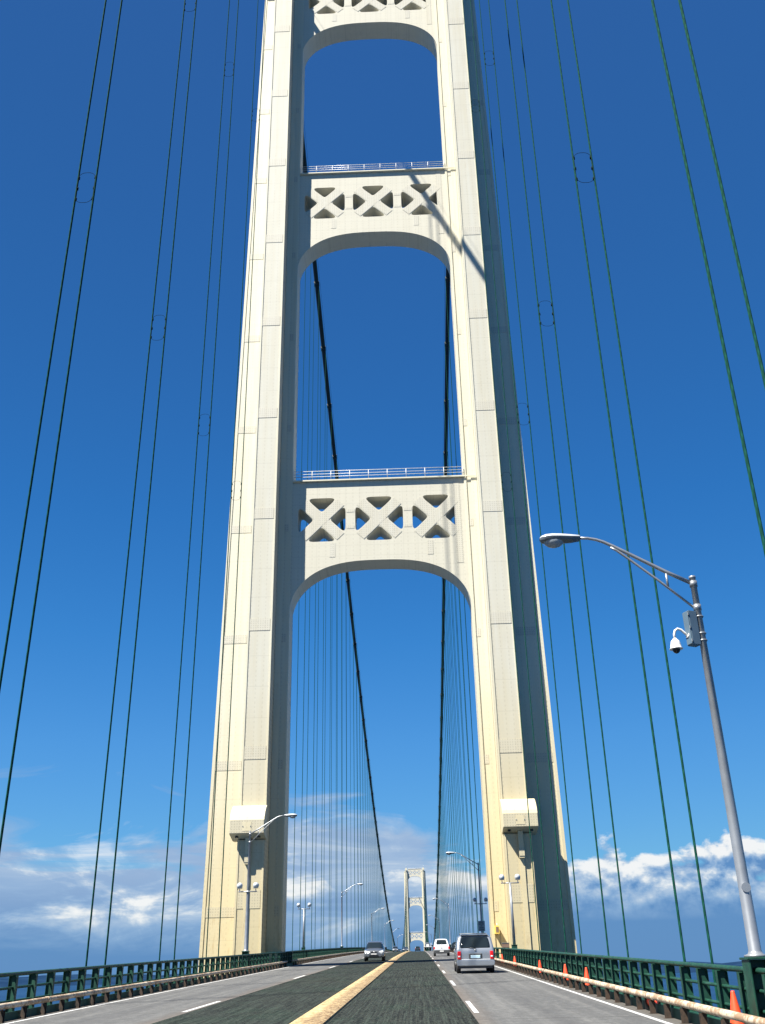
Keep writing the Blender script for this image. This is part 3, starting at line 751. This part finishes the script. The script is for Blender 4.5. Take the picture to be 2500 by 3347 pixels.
# floodlights
def heads(t, zbar):
    for k, (dx, yaw) in enumerate(((-.52, .5), (.52, -.4))):
        b = MB(); b.lathe([(0, .17), (.06, .165), (.13, .12), (.18, .03), (.19, -.06), (.185, -.09), (0, -.085)], n=16)
        h = b.build('floodlight_head', 'head', t); h.location = (dx, -.02, zbar + .38); h.rotation_euler = (R(62), R(18 if k else -12), yaw)
        b = MB(); b.lathe([(.175, -.092), (.12, -.11), (0, -.115)], n=16); b.build('lens', 'lens', h)
        b = MB(); b.tube([(dx, 0, zbar), (dx, 0, zbar + .16)], .03, 8); b.tube([(dx - .16, 0, zbar + .38), (dx - .16, 0, zbar + .2), (dx + .16, 0, zbar + .2), (dx + .16, 0, zbar + .38)], .018, 6); b.build('yoke', 'galv', t)
def floodpost(label, x, y, ztop):
    t = thing('floodlight_post', label, 'floodlight', (x, y, rz(y)), 0, 'twin floodlights at the near tower'); h = ztop - rz(y)
    b = MB(); b.box(-.17, .17, -.17, .17, -.3, 1.2); b.box(-.2, .2, -.2, .2, 1.2, 1.23); b.build('base_box', 'green', t, .01)
    b = MB(); b.tube([(0, 0, 1.23), (0, 0, h)], [.10, .07], 14); b.build('pole', 'galv', t)
    b = MB(); b.tube([(-.6, 0, h), (.6, 0, h)], .035, 8); b.build('crossbar', 'galv', t); heads(t, h); return t
floodpost('free standing post with two silver floodlights in front of the right tower leg', 8.62, 69.0, 6.82)
floodpost('twin floodlight post on the left railing just beyond the tower', -8.62, 101.0, 7.31)
def floodbar(label, x, y, z):
    t = thing('floodlight_bar', label, 'floodlight', (x, y - .12, z), 0, 'twin floodlights at the near tower')
    b = MB(); b.tube([(-.6, 0, 0), (.6, 0, 0)], .035, 8); b.tube([(0, .12, -.05), (0, .12, .05)], .14, 12); b.build('crossbar', 'galv', t); heads(t, 0)
floodbar('pair of silver floodlights clamped to the lamp pole before the left tower leg', -8.52, 66.7, 6.48)
floodbar('pair of dark floodlights clamped to the lamp pole beyond the right tower leg', 8.45, 100.0, 7.36)
t = thing('road_sign', 'small white notice board with dark lettering on the lamp pole past the tower', 'sign', (8.41, 99.82, 5.4))
b = MB(); b.box(-.33, .33, -.015, .015, -.45, .45); pn = b.build('panel', 'signw', t, .008)
b = MB()
for zz, w2 in ((.33, .20), (.17, .25), (.0, .09), (-.16, .2), (-.33, .24)):
    x = -w2
    while x < w2 - .03:
        l_ = random.uniform(.03, .07); b.box(x, min(x + l_, w2), -.021, -.016, zz - .05, zz + .05); x += l_ + .018
b.build('lettering', 'signk', pn)

# ------------------------------------------------------------------ cones and small things on the walkway
def cone(label):
    t = thing('traffic_cone', label, 'traffic cone', (0, 0, 0), 0, 'orange cones on the right walkway')
    b = MB(); b.lathe([(0, .64), (.028, .64), (.034, .62), (.135, .06), (.14, .035), (0, .035)], n=18); b.build('cone_body', 'cone', t)
    b = MB(); b.box(-.18, .18, -.18, .18, 0, .035); b.build('cone_base', 'black', t, .01); return t
c0 = cone('upright orange traffic cone nearest the camera, beside the near lamp base')
c0.location = (7.98, 19.4, rz(19.4) + .02)
for y, lab in ((35.9, 'upright orange traffic cone behind the guard rail, second from the camera'), (41.0, 'upright orange traffic cone, third from the camera, close behind the second'),
               (49.5, 'upright orange traffic cone, fourth from the camera, by the dark tower leg'), (62.3, 'upright orange traffic cone, fifth from the camera, below the floodlight post'),
               (71.6, 'smallest upright orange traffic cone, next to the silver minivan')):
    o = copy_tree(c0); o.location = (7.98, y, rz(y) + .02); o.rotation_euler.z = random.uniform(-.3, .3); o['label'] = lab
o = copy_tree(c0); o.location = (7.86, 25.6, rz(25.6) + .19); o.rotation_euler = (R(96), 0, R(-6)); o['label'] = 'orange traffic cone lying on its side with its black base up behind the guard rail'
t = thing('call_box', 'small yellow call box on the near foot of the right tower leg', 'call box', (8.32, 79.0, rz(79) + 2.0))
b = MB(); b.box(-.16, .16, -.1, .98, -.05, .5); b.build('case', 'yellow', t, .02); b = MB(); b.box(-.10, .10, -.115, -.102, .05, .42); b.build('door', 'brown', t); b = MB(); b.tube([(0, 0, .5), (0, 0, .66)], .03, 8); b.build('beacon', 'white', t)
t = thing('junction_box', 'small brown box standing on the green railing by the right tower leg', 'junction box', (8.42, 73.5, rz(73.5) + 1.04))
b = MB(); b.box(-.24, .24, -.16, .16, 0, .27); b.build('case', 'brown', t, .02); b = MB(); b.box(-.26, .26, -.18, .18, .27, .3); b.build('lid', 'galv_dull', t)
t = thing('equipment_cover', 'dark rounded equipment cover on the walkway beyond the white van', 'equipment cover', (8.25, 172.0, rz(172)))
b = MB(); n = 14; prof = [(.62 * math.cos(math.pi * i / n), .75 + .75 * math.sin(math.pi * i / n)) for i in range(n + 1)] + [(-.62, 0), (.62, 0)]
b.prism(prof, -.7, .7); b.build('cover', 'darkcar', t, .05); b = MB(); b.tube([(-.2, -.72, 1.0), (.2, -.72, 1.0)], .03, 6); b.build('handle', 'galv', t)

# ------------------------------------------------------------------ vehicles (model faces +y, rear at -y)
def vehicle(name, label, cat, paint, st, glass_rule, group=None, wheels=(), wr=.33, hw=.9):
    t = thing(name, label, cat, (0, 0, 0), 0, group)
    vs = []; NP = 14
    for (y, zb, zs, zr, wb, ws, wrf, sh) in st:
        half = [(wb, zb), (ws * .99, zb + .22 * (zs - zb)), (ws, zs - .16), (ws * .985, zs), (wrf + .02, zr - .13), (wrf * .9, zr - .03), (wrf * .5, zr)]
        def Y(z): return y + (sh * (z - zs) / max(.05, zr - zs) if z > zs else 0)
        vs += [(x, Y(z), z) for x, z in half] + [(-x, Y(z), z) for x, z in reversed(half)]
    fs = []; mi = []
    n = len(st)
    for i in range(n - 1):
        for j in range(NP):
            a = i * NP + j; b_ = i * NP + (j + 1) % NP; fs.append((a, b_, b_ + NP, a + NP))
            row = j if j < 7 else 12 - j
            mi.append(1 if glass_rule(i, row) else 0)
    def capf(base, i, flip):
        # extra columns keep pillars beside the glass
        for r in range(6):
            a, b_ = base + r, base + r + 1; c_, d_ = base + 13 - r, base + 12 - r
            pa, pb, pc, pd = (Vector(vs[q]) for q in (a, b_, c_, d_))
            o = len(vs); k = .055
            vs.extend([tuple(pa.lerp(pc, k)), tuple(pb.lerp(pd, k)), tuple(pc.lerp(pa, k)), tuple(pd.lerp(pb, k))])
            fs.extend([(a, b_, o + 1, o), (o, o + 1, o + 3, o + 2), (o + 2, o + 3, d_, c_)]); g = glass_rule(i, 10 + r); mi.extend([0, 1 if g else 0, 0])
    capf(0, -1, False); capf((n - 1) * NP, -2, True)
    me = bpy.data.meshes.new('tmp'); me.from_pydata(vs, [], fs); me.materials.append(M[paint]); me.materials.append(M['glass'])
    me.polygons.foreach_set('material_index', mi)
    bm = bmesh.new(); bm.from_mesh(me); bmesh.ops.remove_doubles(bm, verts=bm.verts, dist=.0005); bmesh.ops.recalc_face_normals(bm, faces=bm.faces)
    cl = bm.edges.layers.float.new('crease_edge')
    for e in bm.edges:
        if len({f.material_index for f in e.link_faces}) > 1: e[cl] = .85
    bm.to_mesh(me); bm.free()
    o = bpy.data.objects.new('tmp', me); C.objects.link(o); sm = o.modifiers.new('s', 'SUBSURF'); sm.levels = 2; sm.render_levels = 2
    bpy.context.view_layer.update(); ev = bpy.data.meshes.new_from_object(o.evaluated_get(bpy.context.evaluated_depsgraph_get())); bpy.data.objects.remove(o)
    for idx, nm, mt in ((0, 'body', paint), (1, 'windows', 'glass')):
        bm = bmesh.new(); bm.from_mesh(ev); bmesh.ops.delete(bm, geom=[f for f in bm.faces if f.material_index != idx], context='FACES')
        m2 = bpy.data.meshes.new(nm); bm.to_mesh(m2); bm.free(); m2.materials.clear(); m2.materials.append(M[mt])
        m2.polygons.foreach_set('material_index', [0] * len(m2.polygons)); m2.polygons.foreach_set('use_smooth', [True] * len(m2.polygons))
        if len(m2.polygons):
            ob = bpy.data.objects.new(nm, m2); C.objects.link(ob); ob.parent = t
    for wy in wheels:
        for sx in (-1, 1):
            b = MB(); b.lathe([(wr * .6, -.10), (wr * .9, -.11), (wr, -.08), (wr, .08), (wr * .9, .11), (wr * .6, .10)], n=22, axis='x'); b.v = [(x + sx * (hw - .13), y + wy, z + wr) for x, y, z in b.v]
            wh = b.build('wheel', 'tyre', t)
            b = MB(); b.lathe([(0, sx * .07), (wr * .3, sx * .06), (wr * .58, sx * .09), (wr * .61, sx * .02)], n=22, axis='x'); b.v = [(x + sx * (hw - .13), y + wy, z + wr) for x, y, z in b.v]; b.build('rim', 'rim', wh)
    return t
def put(t, x, y, face=1):
    g = math.atan((rz(y + 1) - rz(y - 1)) / 2)
    t.location = (x, y, rz(y)); t.rotation_euler = (g if face > 0 else -g, 0, 0 if face > 0 else math.pi)
def part(t, nm, mat, fn, bevel=0.0):
    b = MB(); fn(b); return b.build(nm, mat, t, bevel)

def pane(t, name, mat, poly, face=-1, off=.014, rows=7, cols=12):
    """a shaped panel let into the body: poly = [(half width, z)...] from bottom to top, pressed onto the rear (-1) or front (+1)"""
    body = [c for c in t.children if c.name.startswith('body')][0]
    from mathutils.bvhtree import BVHTree
    me = body.data; vs = [v.co.copy() for v in me.vertices]; ps = [list(p.vertices) for p in me.polygons]
    for c in t.children:
        if c.name.startswith('windows'): o = len(vs); vs += [v.co.copy() for v in c.data.vertices]; ps += [[i + o for i in p.vertices] for p in c.data.polygons]
    tr = BVHTree.FromPolygons(vs, ps); b = MB(); pts = []; back = []
    for r in range(rows + 1):
        f = r / rows * (len(poly) - 1); k = min(int(f), len(poly) - 2); f -= k
        x0 = poly[k][0] * (1 - f) + poly[k + 1][0] * f; x1 = poly[k][1] * (1 - f) + poly[k + 1][1] * f; z = poly[k][2] * (1 - f) + poly[k + 1][2] * f
        for c in range(cols + 1):
            x = x0 + (x1 - x0) * c / cols; h = tr.ray_cast(Vector((x, face * 5, z)), Vector((0, -face, 0)))
            y = h[0].y if h[0] is not None else (pts[-1][1] - face * off if pts else face * 2.0)
            pts.append((x, y + face * off, z)); back.append((x, y - face * .02, z))
    n = cols + 1; N = len(pts); fs = [(r * n + c, r * n + c + 1, (r + 1) * n + c + 1, (r + 1) * n + c) for r in range(rows) for c in range(cols)]
    edge = [c for c in range(cols)]; sk = [(c, c + 1, N + c + 1, N + c) for c in edge] + [(rows * n + c, rows * n + c + 1, N + rows * n + c + 1, N + rows * n + c) for c in edge]
    sk += [(r * n, (r + 1) * n, N + (r + 1) * n, N + r * n) for r in range(rows)] + [(r * n + cols, (r + 1) * n + cols, N + (r + 1) * n + cols, N + r * n + cols) for r in range(rows)]
    b.add(pts + back, fs, True); o = len(b.f); b.f += sk; b.sm += [False] * len(sk)
    return b.build(name, mat, t)
# silver minivan, rear towards us (centre of length at 0, rear at -2.5)
def van_rule(i, row):
    if i == -1: return False
    if i == -2: return False
    if row == 3: return 1 <= i <= 6
    if row in (4, 5, 6): return i == 6
    return False
st = [(-2.54, .40, 1.10, 1.76, .88, .95, .80, .42), (-2.42, .30, 1.12, 1.82, .93, .99, .84, .34), (-1.9, .26, 1.12, 1.84, .94, 1.0, .85, .1), (-.9, .25, 1.10, 1.84, .94, 1.0, .85, 0),
      (.1, .25, 1.07, 1.80, .94, 1.0, .80, 0), (.7, .25, 1.05, 1.74, .94, 1.0, .78, 0), (1.05, .25, 1.04, 1.62, .94, .99, .74, 0), (1.75, .26, 1.0, 1.10, .93, .97, .70, 0), (2.3, .3, .88, .94, .86, .9, .6, 0), (2.5, .4, .72, .78, .7, .75, .5, 0)]
van = vehicle('minivan', 'silver minivan driving ahead in the right lane, seen from behind', 'minivan', 'silver', st, van_rule, 'vehicles driving away', (-1.6, 1.45), .34, 1.0)
part(van, 'bumper', 'silver', lambda b: (b.prism([(-.95, .36), (.95, .36), (.98, .52), (.93, .63), (-.93, .63), (-.98, .52)], -2.60, -2.36), b.prism([(-.82, .34), (.82, .34), (.9, .43), (-.9, .43)], -2.57, -2.4)), .04)
part(van, 'lower_valance', 'trim', lambda b: b.box(-.86, .86, -2.50, -2.1, .24, .345), .02)
for sx in (-1, 1):
    a, b_ = (.75, .925) if sx > 0 else (-.925, -.75)
    pane(van, 'tail_light', 'red', [(a, b_, .66), (a, b_, .74), (a, b_, .96), (a + .02 * (sx < 0), b_ - .02 * (sx > 0), 1.04)], off=.035, cols=6)
    pane(van, 'reversing_lens', 'clear', [(a + .03, b_ - .03, .77), (a + .03, b_ - .03, .83)], off=.045, cols=4)
    part(van, 'door_mirror', 'black', lambda b: b.box(*sorted((sx * 1.0, sx * 1.19)), .95, 1.1, 1.05, 1.22), .03)
    part(van, 'roof_rail', 'galv_dull', lambda b: b.tube([(sx * .66, -1.9, 1.80), (sx * .67, -1.7, 1.87), (sx * .67, .1, 1.88), (sx * .66, .3, 1.82)], .02, 6))
part(van, 'roof_crossbar', 'galv_dull', lambda b: (b.tube([(-.66, -1.6, 1.88), (.66, -1.6, 1.88)], .018, 6), b.tube([(-.66, -.5, 1.88), (.66, -.5, 1.88)], .018, 6)))
part(van, 'roof_spoiler', 'silver', lambda b: b.prism([(-.72, 1.79), (.72, 1.79), (.68, 1.84), (-.68, 1.84)], -2.2, -1.9), .015)
pane(van, 'rear_window', 'glass', [(-.74, .74, 1.20), (-.78, .78, 1.25), (-.76, .76, 1.40), (-.72, .72, 1.60), (-.69, .69, 1.68), (-.64, .64, 1.71)])
pr_ = pane(van, 'licence_plate_recess', 'trim', [(-.34, .34, .69), (-.34, .34, .93)], off=.012)
pane(van, 'licence_plate', 'plate_lic', [(-.25, .25, .71), (-.25, .25, .85)], off=.03)
pane(van, 'tailgate_trim', 'clear', [(-.93, .93, .645), (-.93, .93, .665)], off=.02)
part(van, 'emblem', 'galv', lambda b: b.lathe([(0, -.012), (.05, -.012), (.055, 0)], c=(0, -2.54, 1.08), n=14, axis='y'))
part(van, 'wiper', 'black', lambda b: (b.tube([(0, -2.53, 1.17), (-.1, -2.50, 1.20), (-.42, -2.47, 1.22)], .014, 5), b.tube([(0, -2.54, 1.16), (0, -2.48, 1.16)], .03, 8)))
put(van, 5.32, 57.4, 1)

# white small van
def wv_rule(i, row):
    if i == -1: return False
    if i == -2: return False
    if row == 3: return 2 <= i <= 6
    if row in (4, 5, 6): return i == 6
    return False
st = [(-2.05, .40, 1.02, 1.66, .78, .84, .62, .42), (-1.92, .30, 1.04, 1.74, .83, .89, .66, .34), (-1.5, .26, 1.04, 1.78, .85, .90, .68, .08), (-.8, .25, 1.03, 1.80, .85, .90, .69, 0),
      (.0, .25, 1.02, 1.79, .85, .90, .68, 0), (.5, .25, 1.0, 1.72, .85, .90, .66, 0), (.85, .25, 1.0, 1.58, .85, .89, .62, 0), (1.45, .26, .96, 1.06, .83, .87, .6, 0), (1.9, .32, .84, .9, .76, .8, .5, 0), (2.05, .42, .7, .76, .62, .66, .42, 0)]
wv = vehicle('compact_van', 'small rounded white van with dark lower bumper in the right lane ahead', 'van', 'whitecar', st, wv_rule, 'vehicles driving away', (-1.3, 1.25), .32, .9)
part(wv, 'bumper', 'trim', lambda b: b.prism([(-.80, .30), (.80, .30), (.87, .45), (.87, .64), (-.87, .64), (-.87, .45)], -2.14, -1.9), .04)
part(wv, 'licence_plate', 'white', lambda b: b.box(-.22, .22, -2.155, -2.142, .46, .58), .004)
part(wv, 'wiper', 'white', lambda b: b.box(-.04, .04, -2.06, -2.0, 1.06, 1.22), .01)
part(wv, 'emblem', 'galv', lambda b: b.lathe([(0, -.012), (.06, -.012), (.065, 0)], c=(0, -2.05, .86), n=12, axis='y'))
for sx in (-1, 1):
    part(wv, 'tail_light', 'red', lambda b: b.box(*sorted((sx * .74, sx * .90)), -2.05, -1.85, .72, .98), .02)
    part(wv, 'door_mirror', 'black', lambda b: b.box(*sorted((sx * .92, sx * 1.10)), .8, .92, 1.0, 1.16), .03)
pane(wv, 'rear_window', 'glass', [(-.56, .56, 1.20), (-.60, .60, 1.26), (-.58, .58, 1.42), (-.52, .52, 1.62), (-.46, .46, 1.68)])
put(wv, 4.95, 120.5, 1)

# oncoming silver hatch in the left inner lane, front towards us (model faces +y, rotated by pi)
def suv_rule(i, row):
    if i == -1: return False
    if i == -2: return False
    if row == 3: return 1 <= i <= 5
    if row in (4, 5, 6): return i == 5
    return False
st = [(-2.15, .42, 1.0, 1.52, .80, .87, .66, .3), (-1.9, .28, 1.0, 1.62, .85, .90, .70, .1), (-1.0, .25, .99, 1.67, .86, .91, .71, 0), (-.2, .25, .98, 1.66, .86, .91, .71, 0),
      (.25, .25, .98, 1.60, .86, .91, .69, 0), (.45, .25, .99, 1.50, .86, .91, .66, 0), (1.05, .25, 1.0, 1.09, .86, .90, .70, 0), (1.7, .27, .93, 1.02, .85, .88, .66, 0), (2.05, .32, .82, .90, .82, .86, .60, 0), (2.17, .40, .66, .70, .74, .78, .55, 0)]
suv = vehicle('hatchback', 'silver hatchback coming towards the camera in the left inner lane', 'car', 'silver_warm', st, suv_rule, 'oncoming vehicles', (-1.35, 1.35), .34, .92)
pane(suv, 'windscreen', 'glass', [(-.72, .72, 1.09), (-.72, .72, 1.14), (-.68, .68, 1.30), (-.62, .62, 1.48), (-.58, .58, 1.54)], 1)
gr = part(suv, 'grille', 'black', lambda b: b.prism(rounded([(-.36, .80), (.36, .80), (.30, .68), (-.30, .68)], .03, 3), 2.02, 2.17), .01)
part(gr, 'emblem', 'rim', lambda b: b.lathe([(0, .012), (.045, .012), (.05, 0)], c=(0, 2.17, .745), n=12, axis='y'))
part(suv, 'lower_grille', 'black', lambda b: b.prism(rounded([(-.40, .52), (.40, .52), (.44, .38), (-.44, .38)], .04, 3), 2.05, 2.19), .01)
part(suv, 'bumper', 'silver_warm', lambda b: b.prism([(-.84, .34), (.84, .34), (.88, .5), (.84, .66), (-.84, .66), (-.88, .5)], 1.85, 2.14), .05)
part(suv, 'licence_plate', 'white', lambda b: b.box(-.24, .24, 2.17, 2.2, .545, .63), .004)
for sx in (-1, 1):
    part(suv, 'headlight', 'clear', lambda b: b.prism(rounded([(sx * .46, .70), (sx * .50, .82), (sx * .82, .90), (sx * .86, .76), (sx * .78, .70)], .03, 3), 1.86, 2.12), .02)
    part(suv, 'fog_light', 'clear', lambda b: b.lathe([(0, .02), (.05, .02), (.06, 0)], c=(sx * .64, 2.13, .46), n=10, axis='y'))
    part(suv, 'door_mirror', 'black', lambda b: b.box(*sorted((sx * .93, sx * 1.13)), .45, .58, .98, 1.13), .03)
put(suv, -1.62, 97.0, -1)

def front_bits(t, hw=.8, zl=.66, yf=2.17, lens='clear'):
    for sx in (-1, 1):
        part(t, 'headlight', lens, lambda b: b.box(*sorted((sx * (hw - .34), sx * hw)), yf - .28, yf - .02, zl - .02, zl + .14), .03)
        part(t, 'door_mirror', 'black', lambda b: b.box(*sorted((sx * .93, sx * 1.1)), .45, .58, .98, 1.11), .03)
    part(t, 'grille', 'black', lambda b: b.box(-.34, .34, yf - .1, yf + .0, zl - .06, zl + .08), .01)
mv = vehicle('minivan', 'tiny silver minivan coming over the crest in the left outer lane', 'minivan', 'silver_warm', [(a, b_, c_, d_ * 1.06, e, f, g, h) for a, b_, c_, d_, e, f, g, h in st], suv_rule, 'oncoming vehicles', (-1.35, 1.35), .34, .92)
pane(mv, 'windscreen', 'glass', [(-.72, .72, 1.12), (-.66, .66, 1.36), (-.58, .58, 1.60)], 1); front_bits(mv); put(mv, -5.3, 345, -1)
st2 = [(-2.3, .42, .90, 1.0, .78, .85, .66, 0), (-1.7, .28, .92, 1.04, .84, .88, .68, 0), (-1.1, .25, .92, 1.36, .85, .89, .62, 0), (-.5, .25, .92, 1.44, .85, .89, .63, 0),
       (.2, .25, .92, 1.43, .85, .89, .63, 0), (.5, .25, .92, 1.34, .85, .89, .62, 0), (1.15, .25, .90, .98, .85, .88, .66, 0), (1.9, .28, .82, .90, .83, .86, .62, 0), (2.25, .36, .68, .74, .76, .8, .55, 0)]
def sed_rule(i, row):
    if i in (-1, -2): return False
    if row == 3: return 1 <= i <= 5
    if row in (4, 5, 6): return i in (1, 5)
    return False
sd1 = vehicle('sedan', 'pale silver sedan coming over the crest beside the yellow centre strip', 'car', 'silver_warm', st2, sed_rule, 'oncoming vehicles', (-1.4, 1.4), .33, .9)
pane(sd1, 'windscreen', 'glass', [(-.70, .70, .99), (-.64, .64, 1.18), (-.56, .56, 1.34)], 1); front_bits(sd1, .8, .62, 2.22); put(sd1, -1.9, 338, -1)
sd2 = vehicle('sedan', 'dark oncoming car with two bright headlights between the two silver ones', 'car', 'darkcar', st2, sed_rule, 'oncoming vehicles', (-1.4, 1.4), .33, .9)
front_bits(sd2, .8, .62, 2.22, 'white'); put(sd2, -5.4, 418, -1)
dk = vehicle('estate_car', 'small dark car straight ahead on the crest in our lane', 'car', 'darkcar', [(a, b_, c_, d_, e, f, g, h) for a, b_, c_, d_, e, f, g, h in st], suv_rule, 'vehicles driving away', (-1.35, 1.35), .34, .92)
for sx in (-1, 1):
    part(dk, 'tail_light', 'red', lambda b: b.box(*sorted((sx * .7, sx * .88)), -2.17, -2.0, .8, .98), .02)
pane(dk, 'rear_window', 'glass', [(-.66, .66, 1.10), (-.60, .60, 1.35), (-.52, .52, 1.54)]); put(dk, 1.95, 352, 1)
# flatbed trailer with a pale load
t = thing('trailer', 'flatbed trailer with a white box and grey load, left of the white van', 'trailer', (0, 0, 0), 0, 'vehicles driving away')
part(t, 'bed', 'galv_dull', lambda b: b.box(-1.27, 1.27, -3.5, 3.5, 1.12, 1.3), .02)
part(t, 'edge_rail', 'white', lambda b: b.box(-1.3, 1.3, -3.56, -3.502, 1.2, 1.34), .01)
part(t, 'load', 'headlow', lambda b: b.prism([(-.95, 1.3), (.7, 1.3), (.8, 1.9), (.45, 2.45), (-.35, 2.6), (-.8, 2.1)], -1.8, 2.4), .12)
part(t, 'white_box', 'white', lambda b: b.box(-.45, .42, -3.0, -2.2, 1.3, 2.0), .05)
for x in (.95, 1.2): part(t, 'stake', 'white', lambda b: b.box(x - .05, x + .05, -3.4, -3.3, 1.3, 2.35))
part(t, 'axle', 'black', lambda b: b.tube([(-1.0, -1.6, .5), (1.0, -1.6, .5)], .08, 8)); part(t, 'drawbar', 'black', lambda b: b.box(-.12, .12, -2.4, 4.6, .6, 1.1))
for sx in (-1, 1):
    for k, (wy, xo) in enumerate(((-1.6, .95), (-1.6, .62), (-.5, .95))):
        b = MB(); b.lathe([(.0, -.12), (.44, -.13), (.5, -.09), (.5, .09), (.44, .13), (0, .12)], n=16, axis='x'); b.v = [(x + sx * xo, y + wy, z + .5) for x, y, z in b.v]; b.build('wheel', 'tyre', t)
    part(t, 'mud_flap', 'black', lambda b: b.box(sx * .8 - .3, sx * .8 + .3, -2.35, -2.3, .3, 1.1))
put(t, 5.15, 332, 1)
